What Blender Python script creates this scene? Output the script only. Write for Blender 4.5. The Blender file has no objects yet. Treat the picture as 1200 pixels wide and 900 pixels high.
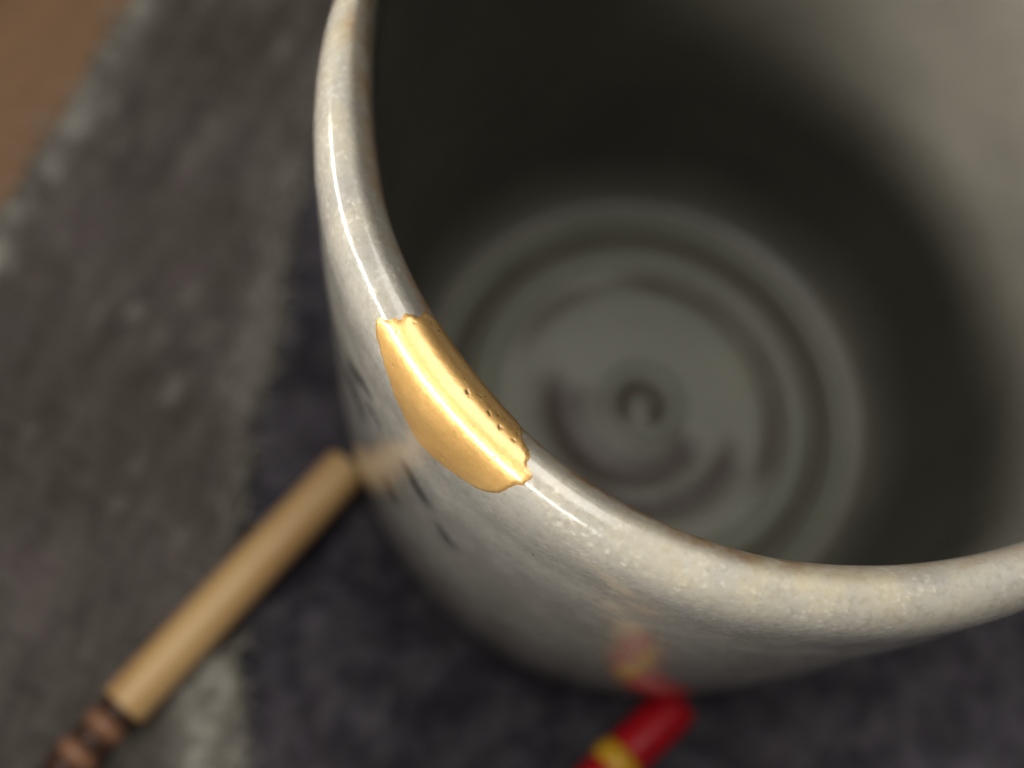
import bpy, math, random
import numpy as np
from mathutils import Matrix, Vector, noise

MM = 0.001
TAU = 2*math.pi
scene = bpy.context.scene
col = scene.collection

# ------------------------------------------------------------------ camera
cam_data = bpy.data.cameras.new('camera')
cam = bpy.data.objects.new('camera', cam_data); col.objects.link(cam)
cam_data.sensor_width = 36.0; cam_data.lens = 42.0
cam_data.clip_start = 0.002; cam_data.clip_end = 20.0
CAM_POS = Vector((-39.34, -61.42, 175.02))
CAM_AXES = ((0.99198, -0.04602, -0.11784), (0.0, 0.92966, -0.36841), (0.12650, 0.36530, 0.92225))   # columns right, up, back
m = Matrix(CAM_AXES); q = m.to_quaternion(); q.normalize()
cam.matrix_world = Matrix.Translation(CAM_POS*MM) @ q.to_matrix().to_4x4()
cam_data.dof.use_dof = True
cam_data.dof.focus_distance = 0.0945
cam_data.dof.aperture_fstop = 12.5
cam_data.dof.aperture_blades = 0
scene.camera = cam

# ------------------------------------------------------------------ light
world = bpy.data.worlds.new('World'); scene.world = world; world.use_nodes = True
bg = world.node_tree.nodes['Background']
bg.inputs['Color'].default_value = (0.80, 0.86, 1.0, 1); bg.inputs['Strength'].default_value = 0.014

def area(name, pos, target, sx, sy, watts, colour, roll=0.0):
    ld = bpy.data.lights.new(name, 'AREA'); ld.shape = 'RECTANGLE'; ld.size = sx; ld.size_y = sy
    ld.energy = watts; ld.color = colour
    o = bpy.data.objects.new(name, ld); col.objects.link(o)
    d = Vector(target) - Vector(pos)
    o.location = pos
    o.rotation_euler = (d.to_track_quat('-Z', 'Y') @ Matrix.Rotation(roll, 3, 'Z').to_quaternion()).to_euler()
    return o
# a curved strip of narrow-beam lamp heads low on the left, and a ceiling lamp almost overhead
LAMP_DIST = 0.40
LAMP_AIM = Vector((-0.012, -0.010, 0.121))
LAMP_HEADS = [(181+9.4*k, 22.5, 0.0255-0.0030*k) for k in range(7)] + [(168, 12.0, 0.015), (157, 10.0, 0.014)]
for _a, _e, _w in LAMP_HEADS:
    _az, _el = math.radians(_a), math.radians(_e)
    _p = LAMP_AIM + LAMP_DIST*Vector((math.cos(_el)*math.cos(_az), math.cos(_el)*math.sin(_az), math.sin(_el)))
    area('strip_lamp', _p, LAMP_AIM, 0.072, 0.058, _w, (1.0, 0.955, 0.88)).data.spread = math.radians(25)
area('ceiling_lamp', (-0.07, 0.05, 0.95), (0.0, 0.0, 0.0), 0.62, 0.58, 5.6, (1.0, 0.96, 0.90))

scene.view_settings.view_transform = 'Standard'; scene.view_settings.look = 'None'
scene.view_settings.exposure = 0.0; scene.view_settings.gamma = 1.0
scene.view_settings.use_curve_mapping = False
scene.render.engine = 'CYCLES'
scene.cycles.use_denoising = True
scene.cycles.max_bounces = 8
scene.cycles.use_adaptive_sampling = True; scene.cycles.adaptive_threshold = 0.015

# ------------------------------------------------------------------ helpers
def link_mesh(name, verts, faces, mat, parent=None, smooth=True, attrs=None):
    me = bpy.data.meshes.new(name)
    v = np.asarray(verts, np.float32)*MM
    f = np.asarray(faces, np.int32)
    me.vertices.add(len(v)); me.vertices.foreach_set('co', v.ravel())
    k = f.shape[1]
    me.loops.add(f.size); me.loops.foreach_set('vertex_index', f.ravel())
    me.polygons.add(len(f)); me.polygons.foreach_set('loop_start', np.arange(0, f.size, k, dtype=np.int32))
    me.polygons.foreach_set('use_smooth', np.full(len(f), smooth))
    me.update(calc_edges=True); me.validate()
    for a, val in (attrs or {}).items():
        at = me.attributes.new(a, 'FLOAT', 'POINT'); at.data.foreach_set('value', np.asarray(val, np.float32).ravel())
    o = bpy.data.objects.new(name, me); col.objects.link(o)
    me.materials.append(mat)
    if parent is not None: o.parent = parent
    return o
def grid_faces(nu, nv, wrap=False, flip=False):
    iu = np.arange(nu if wrap else nu-1); iv = np.arange(nv-1)
    U, V = np.meshgrid(iu, iv, indexing='ij'); U2 = (U+1) % nu
    f = np.stack([U*nv+V, U2*nv+V, U2*nv+V+1, U*nv+V+1], -1).reshape(-1, 4)
    return f[:, ::-1] if flip else f
def tag(o, label=None, category=None, group=None, kind=None):
    if label: o['label'] = label
    if category: o['category'] = category
    if group: o['group'] = group
    if kind: o['kind'] = kind
    return o
def empty(name, loc=(0, 0, 0)):
    o = bpy.data.objects.new(name, None); col.objects.link(o)
    o.location = Vector(loc)*MM; o.empty_display_size = 0.01
    return o
def fbm(P, scale, octaves=4, seed=0.0):
    off = Vector((seed*13.7, seed*7.1, seed*3.3))
    return np.array([noise.fractal(Vector(p)*scale+off, 1.0, 2.0, octaves) for p in P])
def sstep(a, b, x):
    t = np.clip((x-a)/(b-a), 0, 1); return t*t*(3-2*t)

class NT:
    """small helper for node materials"""
    def __init__(self, name):
        self.mat = bpy.data.materials.new(name); self.mat.use_nodes = True
        self.t = self.mat.node_tree; self.b = self.t.nodes['Principled BSDF']
        self.pos = None
    def n(self, typ, **kw):
        nd = self.t.nodes.new(typ)
        for k, v in kw.items():
            if k.startswith('i_'): nd.inputs[k[2:].replace('_', ' ')].default_value = v
            else: setattr(nd, k, v)
        return nd
    def l(self, a, b): self.t.links.new(a, b)
    def coord(self, scale=(1, 1, 1), rot=(0, 0, 0)):
        tc = self.n('ShaderNodeTexCoord'); mp = self.n('ShaderNodeMapping')
        mp.inputs['Scale'].default_value = scale; mp.inputs['Rotation'].default_value = rot
        self.l(tc.outputs['Object'], mp.inputs['Vector']); return mp.outputs['Vector']
    def noise(self, vec, scale, detail=4, rough=0.55, dist=0.0):
        nd = self.n('ShaderNodeTexNoise'); nd.inputs['Scale'].default_value = scale; nd.inputs['Detail'].default_value = detail
        nd.inputs['Roughness'].default_value = rough; nd.inputs['Distortion'].default_value = dist
        self.l(vec, nd.inputs['Vector']); return nd.outputs['Fac']
    def vor(self, vec, scale, rnd=1.0):
        nd = self.n('ShaderNodeTexVoronoi'); nd.inputs['Scale'].default_value = scale; nd.inputs['Randomness'].default_value = rnd
        self.l(vec, nd.inputs['Vector']); return nd
    def rng(self, val, a, b, c=0.0, d=1.0):
        nd = self.n('ShaderNodeMapRange'); nd.clamp = True
        self.l(val, nd.inputs['Value'])
        for k, v in zip(('From Min', 'From Max', 'To Min', 'To Max'), (a, b, c, d)): nd.inputs[k].default_value = v
        return nd.outputs['Result']
    def math(self, op, a, b):
        nd = self.n('ShaderNodeMath', operation=op)
        for i, x in enumerate((a, b)):
            if isinstance(x, (int, float)): nd.inputs[i].default_value = x
            else: self.l(x, nd.inputs[i])
        return nd.outputs[0]
    def mix(self, fac, a, b, blend='MIX'):
        nd = self.n('ShaderNodeMix', data_type='RGBA', blend_type=blend)
        for i, x in ((0, fac), (6, a), (7, b)):
            if isinstance(x, (int, float)): nd.inputs[i].default_value = x
            elif isinstance(x, tuple): nd.inputs[i].default_value = (*x, 1)
            else: self.l(x, nd.inputs[i])
        return nd.outputs[2]
    def attr(self, name):
        nd = self.n('ShaderNodeAttribute'); nd.attribute_name = name; return nd.outputs['Fac']
    def bump(self, h, strength, dist, normal=None):
        nd = self.n('ShaderNodeBump'); nd.inputs['Strength'].default_value = strength; nd.inputs['Distance'].default_value = dist
        self.l(h, nd.inputs['Height'])
        if normal is not None: self.l(normal, nd.inputs['Normal'])
        return nd.outputs['Normal']
    def set(self, **kw):
        for k, v in kw.items():
            s = self.b.inputs[k.replace('_', ' ')]
            if isinstance(v, (int, float)): s.default_value = v
            elif isinstance(v, tuple): s.default_value = (*v, 1)
            else: self.l(v, s)
        return self.mat

# ------------------------------------------------------------------ materials
def mat_glaze():
    k = NT('stoneware_glaze'); v = k.coord()
    big = k.noise(v, 45, 4, .55); mid = k.noise(v, 260, 4, .6); fine = k.noise(v, 1500, 3, .6)
    c = k.mix(k.rng(big, .35, .68), (.290, .281, .252), (.228, .222, .200))
    c = k.mix(k.rng(mid, .45, .75, 0, .38), c, (.37, .355, .31))
    c = k.mix(k.rng(fine, .48, .70, 0, .55), c, (.19, .175, .145))
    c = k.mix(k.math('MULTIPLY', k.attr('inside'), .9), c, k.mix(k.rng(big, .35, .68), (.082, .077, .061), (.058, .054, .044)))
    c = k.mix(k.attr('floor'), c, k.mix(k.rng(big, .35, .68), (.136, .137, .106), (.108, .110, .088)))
    # pale crystals in the glaze, thick on the lip
    vw = k.n('ShaderNodeVectorMath', operation='ADD'); k.l(v, vw.inputs[0]); nn = k.n('ShaderNodeTexNoise'); nn.inputs['Scale'].default_value = 1700; k.l(v, nn.inputs['Vector'])
    sc = k.n('ShaderNodeVectorMath', operation='SCALE'); sc.inputs['Scale'].default_value = .0011; k.l(nn.outputs['Color'], sc.inputs[0]); k.l(sc.outputs[0], vw.inputs[1])
    vo = k.vor(vw.outputs[0], 1300); sp = k.rng(vo.outputs['Distance'], .08, .42, 1, 0)
    patch = k.rng(k.noise(v, 190, 3, .6), .42, .62)
    sp = k.math('MULTIPLY', k.math('MULTIPLY', sp, patch), k.rng(k.attr('lip'), .0, 1, .04, .27))
    c = k.mix(sp, c, (.74, .73, .64))
    c = k.mix(k.math('MULTIPLY', k.attr('warm'), k.rng(k.noise(v, 230, 4, .6), .35, .65)), c, (.44, .37, .215))
    # pinholes
    vo2 = k.vor(v, 330); ph = k.rng(vo2.outputs['Distance'], .045, .075, 1, 0)
    ph = k.math('MULTIPLY', ph, k.rng(k.noise(v, 120, 2), .56, .60))
    c = k.mix(ph, c, (.035, .025, .015))
    # iron-ochre bleeding where the glaze runs thin, iron-brown pools, brushwork
    st = k.math('MULTIPLY', k.attr('ochre'), k.rng(k.noise(v, 420, 4, .65), .33, .62))
    c = k.mix(st, c, (.20, .115, .042))
    pl = k.math('MULTIPLY', k.attr('pool'), k.rng(k.noise(v, 150, 3), .15, .5, .85, 1.1))
    c = k.mix(pl, c, (.030, .019, .013))
    ink = k.math('MULTIPLY', k.attr('ink'), k.rng(k.noise(v, 500, 3), .25, .5, .7, 1))
    c = k.mix(ink, c, (.028, .024, .024))
    rough = k.rng(k.noise(v, 700, 3, .6), .3, .7, .10, .24)
    rough = k.math('ADD', rough, k.math('ADD', k.math('MULTIPLY', k.attr('lip'), .07), k.math('MULTIPLY', k.attr('inside'), .31)))
    matte = k.attr('matte'); rough = k.math('ADD', rough, k.math('MULTIPLY', matte, .25))
    nrm = k.bump(fine, .13, .0003); nrm = k.bump(mid, .08, .0006, nrm)
    gl = k.math('MULTIPLY', k.rng(k.math('MAXIMUM', matte, k.attr('inside')), 0, 1, .75, .0), k.rng(k.noise(v, 330, 3, .6), .32, .55, .35, 1))
    return k.set(Base_Color=c, Roughness=rough, Specular_IOR_Level=k.rng(k.attr('inside'), 0, 1, .55, .42), Coat_Weight=gl, Coat_Roughness=.07, Normal=nrm)
def mat_gold():
    k = NT('gold_powder_lacquer'); v = k.coord()
    big = k.noise(v, 160, 3, .5); fine = k.noise(v, 2600, 3, .6); mid = k.noise(v, 700, 4, .6)
    c = k.mix(k.rng(big, .35, .7), (.69, .425, .148), (.57, .335, .108))
    c = k.mix(k.rng(fine, .5, .8, 0, .3), c, (.82, .56, .22))
    c = k.mix(k.math('MULTIPLY', k.attr('edge'), k.rng(mid, .3, .6, .4, 1)), c, (.38, .18, .055))
    pit = k.attr('pit')
    c = k.mix(pit, c, (.030, .018, .006))
    rough = k.math('ADD', k.rng(mid, .3, .7, .37, .46), k.math('MULTIPLY', pit, .3))
    metal = k.rng(pit, 0, 1, .60, .0)
    nrm = k.bump(fine, .15, .00012); nrm = k.bump(mid, .12, .0003, nrm)
    return k.set(Base_Color=c, Roughness=rough, Metallic=metal, Coat_Weight=.9, Coat_Roughness=k.rng(big, .3, .7, .17, .24), Normal=nrm)
def mat_cloth():
    k = NT('dark_wool_cloth'); v = k.coord()
    big = k.noise(v, 55, 4, .6); mid = k.noise(v, 420, 4, .7)
    c = k.mix(k.rng(big, .35, .7), (.028, .026, .038), (.060, .051, .064))
    lump = k.noise(v, 190, 3, .6); c = k.mix(k.rng(lump, .46, .68, 0, .7), c, (.125, .115, .135)); c = k.mix(k.rng(lump, .50, .30, 0, .6), c, (.016, .015, .022))
    c = k.mix(k.rng(mid, .45, .75, 0, .6), c, (.095, .085, .088))
    wx = k.n('ShaderNodeTexWave', wave_type='BANDS', bands_direction='X'); wx.inputs['Scale'].default_value = 330; wx.inputs['Distortion'].default_value = .6; k.l(v, wx.inputs['Vector'])
    wy = k.n('ShaderNodeTexWave', wave_type='BANDS', bands_direction='Y'); wy.inputs['Scale'].default_value = 330; wy.inputs['Distortion'].default_value = .6; k.l(v, wy.inputs['Vector'])
    weave = k.math('MULTIPLY', wx.outputs['Fac'], wy.outputs['Fac'])
    nrm = k.bump(weave, .5, .0004); nrm = k.bump(mid, .6, .0012, nrm)
    return k.set(Base_Color=c, Roughness=.92, Specular_IOR_Level=.2, Sheen_Weight=.25, Sheen_Roughness=.5, Normal=nrm)
BOARD_DIR = math.atan2(45.2, 16.6)
def mat_board():
    k = NT('woven_mat'); v = k.coord(rot=(0, 0, -BOARD_DIR))
    mp = k.n('ShaderNodeMapping'); mp.inputs['Scale'].default_value = (.22, 1, 1); k.l(v, mp.inputs['Vector']); g = mp.outputs['Vector']
    streak = k.noise(g, 210, 5, .65, .4); fine = k.noise(g, 900, 4, .7); blot = k.noise(v, 70, 4, .6); blot2 = k.noise(v, 38, 2, .5)
    c = k.mix(k.rng(streak, .34, .68), (.053, .045, .038), (.152, .134, .122))
    c = k.mix(k.rng(blot, .40, .70, 0, .7), c, (.108, .086, .084))
    c = k.mix(k.rng(blot2, .45, .7, 0, .55), c, (.046, .040, .024))
    c = k.mix(k.rng(fine, .5, .8, 0, .5), c, (.17, .15, .135))
    w = k.math('MULTIPLY', k.attr('wear'), k.rng(k.noise(v, 190, 4, .65), .34, .60))
    c = k.mix(w, c, (.40, .385, .33))
    nrm = k.bump(streak, .5, .0012); nrm = k.bump(fine, .4, .0004, nrm)
    return k.set(Base_Color=c, Roughness=.72, Specular_IOR_Level=.3, Normal=nrm)
def mat_table():
    k = NT('orange_brown_wood'); v = k.coord(rot=(0, 0, -1.1))
    mp = k.n('ShaderNodeMapping'); mp.inputs['Scale'].default_value = (.12, 1, 1); k.l(v, mp.inputs['Vector']); g = mp.outputs['Vector']
    s = k.noise(g, 120, 5, .6, .6); f = k.noise(g, 600, 4, .6)
    c = k.mix(k.rng(s, .3, .7), (.28, .155, .074), (.215, .116, .054))
    c = k.mix(k.rng(f, .5, .8, 0, .4), c, (.10, .05, .022))
    return k.set(Base_Color=c, Roughness=.5, Normal=k.bump(f, .25, .0004))
def mat_wood(name, a, b, axis_rot=0.0, rough=.45):
    k = NT(name); v = k.coord(scale=(.08, 1, 1))
    s = k.noise(v, 520, 5, .6, .3); f = k.noise(v, 2000, 3, .6)
    c = k.mix(k.rng(s, .3, .72), a, b)
    c = k.mix(k.rng(f, .55, .8, 0, .35), c, tuple(x*.6 for x in b))
    return k.set(Base_Color=c, Roughness=rough, Normal=k.bump(s, .15, .0003))
def mat_paint(name, c1, c2, rough=.35):
    k = NT(name); v = k.coord(); s = k.noise(v, 400, 4, .6)
    return k.set(Base_Color=k.mix(k.rng(s, .3, .7), c1, c2), Roughness=rough, Normal=k.bump(s, .1, .0003))
GLAZE, GOLD, CLOTH, BOARD, TABLE = mat_glaze(), mat_gold(), mat_cloth(), mat_board(), mat_table()
FIBRE = mat_paint('pale_fibre', (.46, .43, .36), (.30, .28, .24), .8)
TAN = mat_wood('tan_wood', (.80, .53, .235), (.56, .32, .13))
DARKWOOD = mat_wood('dark_turned_wood', (.085, .040, .025), (.055, .026, .018))
PINKWOOD = mat_wood('reddish_wood', (.36, .185, .105), (.27, .125, .070))
RED = mat_paint('red_lacquer', (.60, .010, .020), (.40, .006, .013))
YELLOW = mat_paint('yellow_paint', (.80, .46, .030), (.66, .34, .018))

# ------------------------------------------------------------------ setting: table, board, cloth
tv = np.array([(-450, -450, 0), (450, -450, 0), (450, 450, 0), (-450, 450, 0), (-450, -450, -25), (450, -450, -25), (450, 450, -25), (-450, 450, -25)], float)
tf = [(0, 1, 2, 3), (7, 6, 5, 4), (0, 4, 5, 1), (1, 5, 6, 2), (2, 6, 7, 3), (3, 7, 4, 0)]
tag(link_mesh('table', tv, tf, TABLE, smooth=False), kind='structure')

# right edge of the board / left edge of the cloth (x as a function of y)
EDGE_Y = np.array([-160, -120, -80, -50.4, -32.4, -10.2, 11.5, 30.9, 50.2, 75, 110, 150.])
EDGE_X = np.array([-34, -42, -49, -52.9, -55.8, -56.1, -54.3, -51.7, -48.8, -44, -36, -26.])
_eg = np.linspace(-160, 150, 311)
_ex = np.interp(_eg, EDGE_Y, EDGE_X); _ex = np.convolve(np.pad(_ex, 8, mode='edge'), np.ones(17)/17, 'valid')
def edge_x(y): return np.interp(y, _eg, _ex)
def left_x(y): return -99.6 + (np.asarray(y)-27.7)*(16.6/45.2)

BOARD_TOP = 5.0
def make_board():
    y = np.linspace(-120, 130, 420); t = np.linspace(0, 1, 110)
    t = 0.5-0.5*np.cos(np.pi*t)*(0.35+0.65*np.abs(np.cos(np.pi*t)))     # denser near both edges
    Y, Tt = np.meshgrid(y, t, indexing='ij')
    jl = np.array([noise.fractal(Vector((yy*.09, 3.1, 0)), 1, 2, 4) for yy in y])[:, None]
    jr = np.array([noise.fractal(Vector((yy*.11, 9.7, 0)), 1, 2, 4) for yy in y])[:, None]
    xl = left_x(Y)+jl*1.3; xr = edge_x(Y)+jr*0.5-0.4
    X = xl+(xr-xl)*Tt
    P = np.stack([X, Y, np.zeros_like(X)], -1).reshape(-1, 3)
    ca, sa = math.cos(BOARD_DIR), math.sin(BOARD_DIR)
    Q = np.stack([(P[:, 0]*ca+P[:, 1]*sa)*.25, -P[:, 0]*sa+P[:, 1]*ca, P[:, 2]], -1)
    # coarse twill: threads run along the strip, crossed by weft passing over and under
    a_, b_ = (P[:, 0]*ca+P[:, 1]*sa), (-P[:, 0]*sa+P[:, 1]*ca)
    wob = 1.1*fbm(P, .07, 3, 11)
    per = 5.2; ph = (b_+wob)/per; row = (a_+.9*wob)/per
    tw = np.sin(TAU*(row*.5+ph*.5)); warp = np.abs(np.sin(math.pi*ph)); weft = np.abs(np.sin(math.pi*row))
    up = sstep(-.35, .35, tw)
    thr = (warp*up+weft*(1-up)).reshape(X.shape); upg = up.reshape(X.shape)
    lump = fbm(P, .12, 4, 1).reshape(X.shape)
    h = 1.25*(thr-.6)+.5*fbm(P, .06, 3, 2).reshape(X.shape)+.35*lump
    dl, dr = X-xl, xr-X; de = np.minimum(dl, dr)
    Z = BOARD_TOP+h-2.2*np.exp(-de/1.1)
    nz = fbm(P, .10, 3, 5).reshape(X.shape)
    wearl = np.exp(-((dl-3.2)/2.9)**2)*.95
    wearr = np.exp(-((dr-1.6)/2.6)**2)*(1.1*np.exp(-((Y-13)/9)**2)+.2)
    wearb = np.exp(-((dr-3.5)/5.0)**2)*sstep(-28, -40, Y)
    wear = np.maximum(np.maximum(wearl, wearr), wearb)*(1.0+.9*nz)
    wear = np.clip(np.maximum(wear, .32*sstep(.55, .98, thr)*upg*sstep(-.15, .35, nz)), 0, 1)
    V = np.stack([X, Y, Z], -1)
    # skirt: walls down to the table on both long edges and the ends
    nu, nv = X.shape
    L = V[:, :1].copy(); L[..., 2] = 0.02; R = V[:, -1:].copy(); R[..., 2] = 0.02
    V = np.concatenate([L, V, R], 1); wear = np.concatenate([wear[:, :1], wear, wear[:, -1:]], 1)
    E0 = V[:1].copy(); E0[..., 2] = 0.02; E1 = V[-1:].copy(); E1[..., 2] = 0.02
    V = np.concatenate([E0, V, E1], 0); wear = np.concatenate([wear[:1], wear, wear[-1:]], 0)
    o = link_mesh('woven_mat', V.reshape(-1, 3), grid_faces(V.shape[0], V.shape[1]), BOARD, attrs={'wear': wear})
    tag(o, 'coarse grey-brown woven mat with frayed pale edges, lying left of the cup', 'mat')
    # loose pale fibres along the frayed edges
    rng = random.Random(3); fv, ff = [], []
    def fibre(p, d, L, r):
        q = Vector(p); dv = Vector(d).normalized(); base = len(fv); n = 7
        for i in range(n):
            t = i/(n-1); side = Vector((-dv.y, dv.x, 0)).normalized()
            rr = r*(1-.75*t)
            for a in range(4):
                an = a*math.pi/2
                fv.append(tuple(q+side*(rr*math.cos(an))+Vector((0, 0, rr*math.sin(an)))))
            if i:
                for a in range(4):
                    ff.append((base+(i-1)*4+a, base+(i-1)*4+(a+1) % 4, base+i*4+(a+1) % 4, base+i*4+a))
            dv = (dv+Vector((rng.uniform(-.45, .45), rng.uniform(-.45, .45), rng.uniform(-.35, .25)))).normalized()
            q = q+dv*(L/(n-1)); q.z = max(q.z, .35)
    for _ in range(620):
        yy = rng.uniform(-70, 120)
        cl = .5+.5*noise.noise(Vector((yy*.16, 2.0, 0)))
        if rng.random() > cl: continue
        fibre((float(left_x(yy))+rng.uniform(.2, 5.5), yy, rng.uniform(3.2, 5.8)), (-1, rng.uniform(-.9, 1.4), rng.uniform(-.25, .2)), rng.uniform(3, 8), rng.uniform(.10, .24))
    for _ in range(420):
        yy = rng.choice([rng.gauss(13, 6), rng.uniform(-62, -33), rng.uniform(-70, 60)])
        fibre((float(edge_x(yy))-rng.uniform(.6, 5.0), yy, rng.uniform(4.2, 5.9)), (rng.uniform(-.2, 1), rng.uniform(-1.5, 1.5), .05), rng.uniform(2.5, 6), rng.uniform(.09, .22))
    fr = link_mesh('frayed_fibres', fv, ff, FIBRE, o); fr['kind'] = 'stuff'
make_board()

FOOT_Z = 4.0
def make_cloth():
    y = np.linspace(-130, 140, 420); t = np.linspace(0, 1, 340)
    Y, Tt = np.meshgrid(y, t, indexing='ij')
    x0 = edge_x(Y)-0.7; X = x0+(150-x0)*Tt
    P = np.stack([X, Y, np.zeros_like(X)], -1).reshape(-1, 3)
    rid = lambda s, sd: np.array([1-abs(noise.noise(Vector((p[0]*s+sd, p[1]*s*1.25+sd*2, sd)))*2) for p in P])
    h = 3.0*fbm(P, .045, 4, 7)+1.1*rid(.055, 4.0)+.55*rid(.14, 8.0)+.95*fbm(P, .26, 3, 9)
    h = (h-h.mean()).reshape(X.shape)
    r = np.hypot(X, Y)
    free = sstep(42.5, 52, r)
    de = X-x0
    low = sstep(0, 7, de)
    Z = FOOT_Z-0.3 + free*(h*1.0*(.35+.65*low))-1.3*np.exp(-de/1.2)
    # long soft crease running from under the stick towards the cup
    cr = np.exp(-((Y+33+0.12*(X+45))/2.2)**2)*sstep(-56, -50, X)*sstep(-18, -30, X)
    Z = Z-1.6*cr*free
    # cloth keeps clear beneath the two sticks
    for (ax, ay, bx, by, zt) in STICK_LINES:
        L2 = (bx-ax)**2+(by-ay)**2
        u = np.clip(((X-ax)*(bx-ax)+(Y-ay)*(by-ay))/L2, -.05, 1.2)
        dd = np.hypot(X-ax-u*(bx-ax), Y-ay-u*(by-ay))
        w = np.exp(-(dd/4.5)**2)
        Z = Z*(1-w)+np.minimum(Z, zt)*w
    Z = np.maximum(Z, 0.9)
    V = np.stack([X, Y, Z], -1)
    def ring(a): b = a.copy(); b[..., 2] = 0.05; return b
    V = np.concatenate([ring(V[:, :1]), V, ring(V[:, -1:])], 1)
    V = np.concatenate([ring(V[:1]), V, ring(V[-1:])], 0)
    o = link_mesh('dark_cloth', V.reshape(-1, 3), grid_faces(V.shape[0], V.shape[1]), CLOTH)
    tag(o, 'rumpled charcoal-black woollen cloth spread under the cup', 'cloth')

# ------------------------------------------------------------------ cup
# ---- cup profile (mm): radius, depth below the lip reference circle; from floor centre up the inside, over the lip, down the outside
RIM_Z = 86.0
PROFILE = [(35.6,66.0),(36.6,62.0),(37.2,55.0),(37.8,45.0),(38.5,34.0),(39.1,22.0),(39.6,12.0),(39.9,6.0),(40.0,2.5),
           (40.25,0.4),(40.9,-1.2),(42.0,-2.1),(43.2,-2.0),(44.25,-1.2),(44.95,0.3),(45.25,2.2),(45.3,4.4),(45.22,7.0),
           (45.1,10.0),(44.95,16.0),(44.4,28.0),(43.8,44.0),(43.1,56.0),(42.2,65.0),(41.3,73.0),(40.2,78.6),(38.6,81.2),(36.6,82.0),(34.5,82.0)]
def catmull(P, n):
    P = np.array(P, float); out = []
    for i in range(len(P)-1):
        p0, p1, p2, p3 = P[max(i-1,0)], P[i], P[i+1], P[min(i+2,len(P)-1)]
        for t in np.arange(n)/n:
            out.append(0.5*((2*p1)+(-p0+p2)*t+(2*p0-5*p1+4*p2-p3)*t*t+(-p0+3*p1-3*p2+p3)*t**3))
    out.append(P[-1]); return np.array(out)
_c = catmull(PROFILE, 24)
_s = np.r_[0, np.cumsum(np.hypot(*np.diff(_c, axis=0).T))]
_i0 = np.argmin(_c[:, 1]); S_TOP = _s[_i0]; S_LEN = _s[-1]      # s = 0 at the crest of the lip, negative inside
_g = np.linspace(0, TAU, 721)
def _smooth(th, v, sig):
    y = np.interp(_g[:-1], th, v); k = np.arange(-90, 91); w = np.exp(-0.5*(k*TAU/720/sig)**2); w /= w.sum()
    y = sum(wi*np.roll(y, ki) for wi, ki in zip(w, k)); return np.r_[y, y[0]]
# hand-thrown: the lip is a little out of round, thicker towards the mended stretch
LIP_DR = _smooth([0,2.2,2.769,2.928,3.045,3.289,3.433,3.545,3.671,3.711,3.809,3.89,3.959,4.054,4.158,4.342,4.519,4.698,4.89,5.182,5.9,TAU],
                 [0,1.2,2.1,0.7,0.0,-.4,-.45,-.5,-.68,-.62,-.62,-.5,-.27,-.25,-.2,-.1,-.14,-.26,-.4,.3,0,0], 0.05)
BODY_DR = _smooth([0,1.6,2.3,2.75,2.95,3.1,3.3,TAU], [0,0,.6,.95,.5,.2,0,0], 0.08)
def surf(th, s):
    """point on the glazed wall (mm) for angle th and arc length s measured from the crest (negative = inside)"""
    th = np.asarray(th, float); s = np.asarray(s, float)
    r = np.interp(s+S_TOP, _s, _c[:, 0]); d = np.interp(s+S_TOP, _s, _c[:, 1])
    r = r + np.interp(th % TAU, _g, BODY_DR)*np.clip(1-np.abs(s)/80, 0, 1)
    lip = np.exp(-(s/9.0)**2)
    r = r + 0.12*np.sin(2*th+0.8) + 0.06*np.sin(3*th+2.1) + lip*(0.05*np.sin(9*th+1.0)+0.035*np.sin(17*th+0.3))
    d = d + lip*(0.10*np.sin(3*th+0.5)+0.06*np.sin(8*th+2.0)+0.03*np.sin(21*th))
    r = r + np.interp(th % TAU, _g, LIP_DR)*np.clip((1.5-s)/4.0, 0, 1)*np.exp(-(np.minimum(s, 0)/22.0)**2)
    # faint throwing lines on the walls
    r = r + (1-lip)*0.022*np.sin(s*0.62+1.6*np.sin(th+0.4)+0.9*np.sin(2*th)+th)*np.exp(-((s+35)/45.0)**2)*(.6+.4*np.sin(s*.13+th))
    return np.stack([r*np.cos(th), r*np.sin(th), RIM_Z-d], -1)

def seg_mask(u, v, pts, w0, w1=None, soft=.6):
    """soft mask of a stroke through pts in a flat (mm, mm) chart, width w0 -> w1"""
    w1 = w0 if w1 is None else w1; out = np.zeros_like(u); n = len(pts)-1
    for i in range(max(n, 1)):
        a = np.array(pts[i], float); b = np.array(pts[min(i+1, n)], float); L = max(((b-a)**2).sum(), 1e-9)
        t = np.clip(((u-a[0])*(b[0]-a[0])+(v-a[1])*(b[1]-a[1]))/L, 0, 1)
        d = np.hypot(u-a[0]-t*(b[0]-a[0]), v-a[1]-t*(b[1]-a[1])); w = w0+(w1-w0)*(i+t)/max(n, 1)
        out = np.maximum(out, 1-sstep(w*(1-soft), w*(1+soft), d))
    return out
def angdiff(a, b): return (a-b+math.pi) % TAU-math.pi
def arc_mask(th, a0, a1, soft=.25):
    """1 between two angles (degrees), soft ends"""
    c = math.radians((a0+a1)/2); hw = math.radians((a1-a0)/2)
    return 1-sstep(hw-soft, hw+soft, np.abs(angdiff(th, c)))
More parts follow.
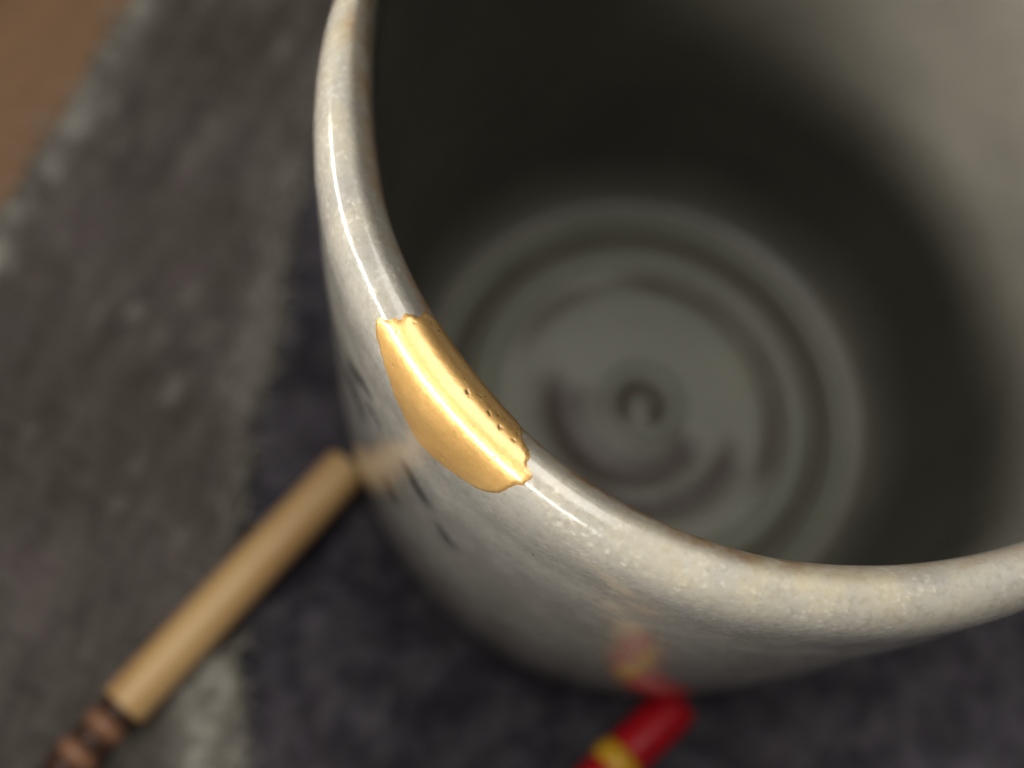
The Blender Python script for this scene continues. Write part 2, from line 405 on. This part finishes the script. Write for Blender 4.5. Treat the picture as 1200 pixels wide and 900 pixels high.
def floor_depth(r, th):
    d = np.interp(r, [0, 26, 31, 33, 34.3, 35.0, 35.6], [70.6, 70.6, 70.1, 69.4, 68.3, 67.2, 66.0])
    G = lambda r0, w: np.exp(-((r-r0)/w)**2)
    rr = r+0.35*np.sin(th*2+1)+.25*np.sin(th*3)
    G = lambda r0, w: np.exp(-((rr-r0)/w)**2)
    d = d-1.0*G(29.6, 1.3)+.95*G(27.0, 1.2)-.95*G(23.6, 1.5)
    d = d+.6*G(20.2, 1.4)*arc_mask(th, -32, 93)+.35*G(19.6, 1.3)*arc_mask(th, 108, 150)
    d = d+.5*G(15.3, 2.2)*arc_mask(th, -115, -22)
    sp = 10.2+1.2*np.cos(th-math.radians(190))
    d = d+.55*np.exp(-((r-sp)/2.4)**2)*arc_mask(th, 165, 328)
    d = d-.75*np.exp(-((r-4.9)/1.2)**2)+.7*np.exp(-((r-2.4)/1.0)**2)*arc_mask(th, -60, 225)
    return d
def floor_pool(r, th):
    G = lambda r0, w: np.exp(-((r-r0)/w)**2)
    p = .85*G(20.3, 1.5)*arc_mask(th, -32, 93)+.55*G(19.6, 1.4)*arc_mask(th, 108, 150)
    p = np.maximum(p, .9*G(15.3, 2.6)*arc_mask(th, -130, -22))
    sp = 10.2+1.2*np.cos(th-math.radians(190))
    p = np.maximum(p, 1.0*np.exp(-((r-sp)/(2.6+2.4*np.cos(th-math.radians(200)).clip(0)))**2)*arc_mask(th, 160, 330))
    p = np.maximum(p, .90*G(2.5, 1.15)*arc_mask(th, -60, 225))
    p = np.maximum(p, .7*G(27.0, 1.2))
    return p

cup = empty('cup', (0, 0, FOOT_Z))
tag(cup, 'grey glazed stoneware cup with a gold-mended chip on its rim', 'cup')
def to_cup(V): return np.asarray(V)-np.array([0, 0, FOOT_Z])
# brush strokes of dark iron pigment on the outside, as (angle, mm below the crest)
INK = [([(3.562, 20.4), (3.601, 18.0), (3.636, 16.9), (3.659, 16.9)], .9, .35),
       ([(3.560, 27.0), (3.593, 28.1)], 1.6, .9), ([(3.655, 20.5), (3.697, 20.4)], .45, .3),
       ([(3.800, 22.1), (3.830, 23.4), (3.858, 24.9)], .65, .85), ([(3.913, 28.6), (3.950, 30.8)], .45, .7),
       ([(3.72, 37.0), (3.75, 38.5)], .9, 1.1)]
def make_cup():
    nt = 720
    th = np.linspace(0, TAU, nt, endpoint=False)
    s_in, s_out = -S_TOP, S_LEN-S_TOP
    s = np.unique(np.r_[np.linspace(s_in, -12, 120), np.linspace(-12, 14, 190), np.linspace(14, s_out, 160)])
    T, S = np.meshgrid(th, s, indexing='ij')
    Vw = surf(T, S)
    rf = np.unique(np.r_[np.linspace(.25, 8, 44), np.linspace(8, 35.45, 150)])
    T2, Rf = np.meshgrid(th, rf, indexing='ij')
    k = Rf/35.6
    w0 = surf(th, np.full(nt, s_in)); dr0 = np.hypot(w0[:, 0], w0[:, 1])/35.6
    Vf = np.stack([Rf*(1+(dr0[:, None]-1)*k**4)*np.cos(T2), Rf*(1+(dr0[:, None]-1)*k**4)*np.sin(T2), RIM_Z-floor_depth(Rf, T2)], -1)
    V = np.concatenate([Vf, Vw], 1); n = V.shape[1]; nf = len(rf)
    Z = np.zeros_like(T2)
    lip = np.concatenate([Z, np.exp(-((S-1.5)/6.5)**2)], 1)
    fb = 0.55+0.45*np.sin(T*2.3+1.0)
    och = np.exp(-((S+2.2)/1.0)**2)*(.55+.45*sstep(.2, .8, 0.5+0.5*np.sin(T*3+2.0)))
    och = np.maximum(och, .95*np.exp(-((S+1.5)/.9)**2-(angdiff(T, 4.43)/.22)**2))
    och = np.maximum(och, .75*np.exp(-((S+0.2)/1.2)**2-(angdiff(T, 2.99)/.05)**2))
    och = np.maximum(och, .85*np.exp(-((S+2.2)/1.5)**2-(angdiff(T, 3.15)/.42)**2))
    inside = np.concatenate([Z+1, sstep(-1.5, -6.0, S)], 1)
    warm = np.concatenate([Z, np.exp(-((S-.3)/3.2)**2)*(.38*np.exp(-(angdiff(T, 4.55)/.42)**2)+.25*np.exp(-(angdiff(T, 3.05)/.3)**2)+.12)], 1)
    ochre = np.concatenate([Z, och], 1)
    pool = np.concatenate([floor_pool(Rf, T2), np.zeros_like(T)], 1)
    ink = np.zeros_like(T)
    for pts, a, b in INK: ink = np.maximum(ink, seg_mask(T*45, S, [(p*45, q) for p, q in pts], a*1.5, b*1.5, .95))
    inka = np.concatenate([Z, ink], 1)
    verts = V.reshape(-1, 3); faces = grid_faces(nt, n, wrap=True)
    # centre of the floor and underside of the foot: close with small caps
    c0 = len(verts); verts = np.r_[verts, [[0, 0, RIM_Z-float(floor_depth(np.array(0.0), np.array(0.0)))]], [[0, 0, RIM_Z-80.0]]]
    i = np.arange(nt); j = (i+1) % nt
    cap = np.stack([i*n, np.full(nt, c0), np.full(nt, c0), j*n], -1)
    tri = np.r_[np.stack([np.full(nt, c0), j*n, i*n], -1)[:, ::-1], np.stack([i*n+n-1, j*n+n-1, np.full(nt, c0+1)], -1)]
    ext = lambda a: np.r_[a.ravel(), 0, 0]
    # triangles are stored as quads split over the fan midpoint so the mesh keeps one loop size
    allf = [tuple(f) for f in faces]+[tuple(t) for t in tri]
    me = bpy.data.meshes.new('body'); me.from_pydata((to_cup(verts)*MM).tolist(), [], allf)
    me.polygons.foreach_set('use_smooth', np.ones(len(me.polygons), bool)); me.update()
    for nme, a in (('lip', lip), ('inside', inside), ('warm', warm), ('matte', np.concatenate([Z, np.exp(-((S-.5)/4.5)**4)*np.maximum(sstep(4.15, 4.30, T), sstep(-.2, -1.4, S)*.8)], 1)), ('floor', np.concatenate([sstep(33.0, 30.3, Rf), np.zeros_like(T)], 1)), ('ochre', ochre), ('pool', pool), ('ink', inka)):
        at = me.attributes.new(nme, 'FLOAT', 'POINT'); at.data.foreach_set('value', ext(a).astype(np.float32))
    o = bpy.data.objects.new('body', me); col.objects.link(o); me.materials.append(GLAZE); o.parent = cup
    return o
make_cup()

# ------------------------------------------------------------------ gold mend on the lip
GOLD_OUT = [(3.6343, 2.35), (3.6428, 1.64), (3.6538, 1.17), (3.6563, .65), (3.6661, .56), (3.6563, .09), (3.6673, -.43), (3.6758, -.67), (3.6636, -1.66),
            (3.6746, -2.04), (3.690, -2.9), (3.705, -3.6), (3.76, -3.9), (3.83, -3.6), (3.90, -3.9), (3.955, -3.3), (3.975, -2.2), (3.9912, -1.24),
            (4.007, -.67), (4.0168, -.62), (4.0303, -.1), (4.0315, .27), (4.0437, .56), (4.0498, .6), (4.0547, 1.17), (4.0523, 1.88),
            (4.0413, 2.3), (4.0339, 3.15), (4.0229, 4.61), (4.0058, 5.89), (3.9802, 7.12), (3.9508, 8.01), (3.9129, 9.05), (3.8738, 10.05), (3.8350, 10.55),
            (3.8005, 9.8), (3.7761, 8.48), (3.7479, 7.12), (3.7223, 5.65), (3.6917, 4.38), (3.6636, 3.58), (3.6428, 2.87)]
CRACKS = [([(3.7137, -1.71), (3.7259, -1.61), (3.7357, -1.8)], .10), ([(3.70, -1.2), (3.7137, -1.71)], .05),
          ([(3.8543, -.20), (3.8653, -.08)], .13), ([(3.8677, -.67), (3.872, -.62)], .10), ([(3.9105, -.36), (3.9178, -.27)], .11),
          ([(3.8689, -.72), (3.8897, -.86), (3.9117, -.81), (3.9288, -.76), (3.9386, -.34), (3.9472, -.48)], .065),
          ([(3.9386, -.34), (3.9508, -.01), (3.9655, -.01), (3.9753, -.15), (3.9875, -.15)], .075),
          ([(3.9777, 1.69)]*2, .07), ([(4.0156, 1.78)]*2, .08), ([(3.975, -.9), (3.982, -.7)], .06), ([(3.80, -1.5), (3.815, -1.7)], .05)]
def make_gold():
    R0 = 44.0
    poly = np.array(GOLD_OUT)*np.array([R0, 1])
    du = .085
    u = np.arange(3.60*R0, 4.09*R0, du); s = np.arange(-4.6, 11.4, du)
    U, S = np.meshgrid(u, s, indexing='ij')
    # signed distance to the outline
    D = np.full(U.shape, 1e9); inside = np.zeros(U.shape, bool); n = len(poly)
    for i in range(n):
        a, b = poly[i], poly[(i+1) % n]; L = ((b-a)**2).sum()
        t = np.clip(((U-a[0])*(b[0]-a[0])+(S-a[1])*(b[1]-a[1]))/L, 0, 1)
        D = np.minimum(D, np.hypot(U-a[0]-t*(b[0]-a[0]), S-a[1]-t*(b[1]-a[1])))
        c = (a[1] > S) != (b[1] > S)
        with np.errstate(divide='ignore', invalid='ignore'):
            xi = (b[0]-a[0])*(S-a[1])/(b[1]-a[1])+a[0]
        inside ^= c & (U < xi)
    P = np.stack([U, S, np.zeros_like(U)], -1).reshape(-1, 3)
    nz = fbm(P, 1.3, 3, 3).reshape(U.shape); nb = fbm(P, .28, 3, 6).reshape(U.shape); nz2 = fbm(P, 2.6, 3, 12).reshape(U.shape)
    sd = np.where(inside, D, -D)+nz*.11
    h = -.08+.19*sstep(-.15, .6, sd)+.010*nb*sstep(.2, 1, sd)+.012*nz
    pit = np.zeros_like(U); hair = np.zeros_like(U)
    for pts, w in CRACKS:
        pit = np.maximum(pit, seg_mask(U, S, [(a*R0, b) for a, b in pts], w*.8, w*.6, .8))
        if len(pts) > 2: hair = np.maximum(hair, seg_mask(U+.25*nz, S+.2*nz2, [(a*R0, b) for a, b in pts], .05, .03, .9))
    # scattered pinprick pits along the inner side and a few on the face
    rng = random.Random(5)
    for _ in range(70):
        a = rng.uniform(3.67, 4.03); b = rng.gauss(-1.1, .8) if rng.random() < .7 else rng.uniform(1, 9)
        w = rng.uniform(.035, .085); pit = np.maximum(pit, rng.uniform(.4, 1)*seg_mask(U, S, [(a*R0, b), (a*R0+rng.uniform(-.2, .2), b+rng.uniform(-.06, .06))], w, w, .6))
    pit *= sstep(-.05, .35, nz2+.12)
    pit = np.maximum(pit, .55*hair*sstep(-.3, .1, nz2))
    h = h-.07*pit
    th = U/R0
    Pt = surf(th, S); e = 1e-3
    N = np.cross(surf(th, S+e)-Pt, surf(th+e, S)-Pt); N /= np.linalg.norm(N, axis=-1, keepdims=True)
    if N[len(u)//2, -1]@np.array([math.cos(3.85), math.sin(3.85), 0]) < 0: N = -N
    V = Pt+N*h[..., None]
    f = grid_faces(len(u), len(s))
    keep = (sd.ravel()[f] > -.16).all(1); f = f[keep]
    used = np.unique(f); rm = np.full(U.size, -1); rm[used] = np.arange(len(used))
    edge = np.clip(1-sd/.55, 0, 1)*.8+.7*sstep(-1.0, -3.0, S)*.8
    o = link_mesh('gold_repair', to_cup(V.reshape(-1, 3)[used]), rm[f], GOLD, cup, attrs={'pit': pit.ravel()[used], 'edge': np.clip(edge, 0, 1).ravel()[used]})
    o['label'] = 'shiny gold lacquer repair filling a chip in the rim'
    # outward-facing normals
    me = o.data; nn = np.zeros(len(me.polygons)*3); me.polygons.foreach_get('normal', nn); nn = nn.reshape(-1, 3)
    if nn[:, 2].mean() < 0: me.flip_normals()
make_gold()

# ------------------------------------------------------------------ sticks
def lathe_part(name, prof, mat, parent, nseg=40):
    """turned piece along +x; prof = [(x, radius)...] in mm"""
    pr = catmull(prof, 5) if len(prof) > 3 else np.array(prof, float)
    a = np.linspace(0, TAU, nseg, endpoint=False)
    V = np.stack([np.repeat(pr[None, :, 0], nseg, 0), pr[None, :, 1]*np.cos(a)[:, None], pr[None, :, 1]*np.sin(a)[:, None]], -1)
    return link_mesh(name, V.reshape(-1, 3), grid_faces(nseg, len(pr), wrap=True, flip=True), mat, parent)
def place_stick(o, tip, tail):
    t, e = Vector(tip), Vector(tail); d = (e-t).normalized()
    o.location = t*MM; o.rotation_euler = d.to_track_quat('X', 'Z').to_euler()
R1 = 3.35
TIP1, TAIL1 = (-41.75, -9.0, 9.4), (-72.2, -46.6, 9.3)
TIP2, TAIL2 = (5.9, -41.1, 7.6), (-5.3, -51.0, 7.6)
STICK_LINES = [(TIP1[0], TIP1[1], TAIL1[0], TAIL1[1], TIP1[2]-R1-.1), (TIP2[0], TIP2[1], TAIL2[0], TAIL2[1], TIP2[2]-3.4)]
make_cloth()
st = empty('wooden_stick'); place_stick(st, TIP1, TAIL1)
tag(st, 'slim tan wooden stick with dark turned rings, its plain end against the cup', 'stick')
LEN1 = 44.0
lathe_part('shaft', [(0, .02), (.05, 2.6), (.5, 3.3), (1.4, R1-.05), (4, R1), (20, R1+.05), (LEN1-2, R1), (LEN1-.6, R1-.15), (LEN1, R1-.7), (LEN1+.1, .02)], TAN, st)
x = LEN1-.2
for kind in ('ring', 'bead', 'ring', 'bead', 'ring', 'grip'):
    if kind == 'ring':
        lathe_part('ring', [(x, .02), (x+.02, 2.3), (x+.5, 2.75), (x+1.1, 2.8), (x+1.7, 2.6), (x+2.1, 2.2), (x+2.15, .02)], DARKWOOD, st); x += 1.95
    elif kind == 'bead':
        lathe_part('bead', [(x, .02), (x+.02, 1.9), (x+.6, 2.75), (x+1.4, 3.0), (x+2.2, 2.75), (x+2.8, 1.9), (x+2.85, .02)], PINKWOOD, st); x += 2.65
    else:
        lathe_part('grip', [(x, .02), (x+.02, 2.2), (x+2, 2.6), (x+8, 3.2), (x+16, 2.8), (x+19, 1.6), (x+19.4, .02)], DARKWOOD, st)

sp = empty('painted_stick'); place_stick(sp, TIP2, TAIL2)
tag(sp, 'red painted stick with a yellow band, poking against the cup at the bottom', 'stick')
D2 = .5
lathe_part('red_end', [(0, .02), (.05, 2.2), (.5, 2.95), (1.3, 3.25), (5, 3.4), (9.6+D2, 3.3), (10.6+D2, 3.0), (10.9+D2, .02)], RED, sp)
def sh(L): return [(a+D2, b) for a, b in L]
lathe_part('yellow_band', sh([(10.5, .02), (10.55, 2.9), (11.2, 3.5), (12.3, 3.7), (13.4, 3.5), (14.0, 2.9), (14.05, .02)]), YELLOW, sp)
lathe_part('red_band', sh([(13.8, .02), (13.85, 2.8), (14.6, 3.2), (17.2, 3.2), (18.0, 2.8), (18.05, .02)]), RED, sp)
lathe_part('bead', sh([(17.8, .02), (17.85, 2.6), (18.8, 3.4), (20.3, 3.7), (21.8, 3.4), (22.8, 2.6), (22.85, .02)]), TAN, sp)
lathe_part('ring', sh([(22.6, .02), (22.65, 2.3), (23.4, 2.8), (26.2, 2.8), (27.0, 2.3), (27.05, .02)]), DARKWOOD, sp)
lathe_part('shaft', sh([(26.8, .02), (26.85, 2.6), (28, 3.3), (30, 3.5), (60, 3.5), (64, 3.0), (65, 1.5), (65.1, .02)]), TAN, sp)
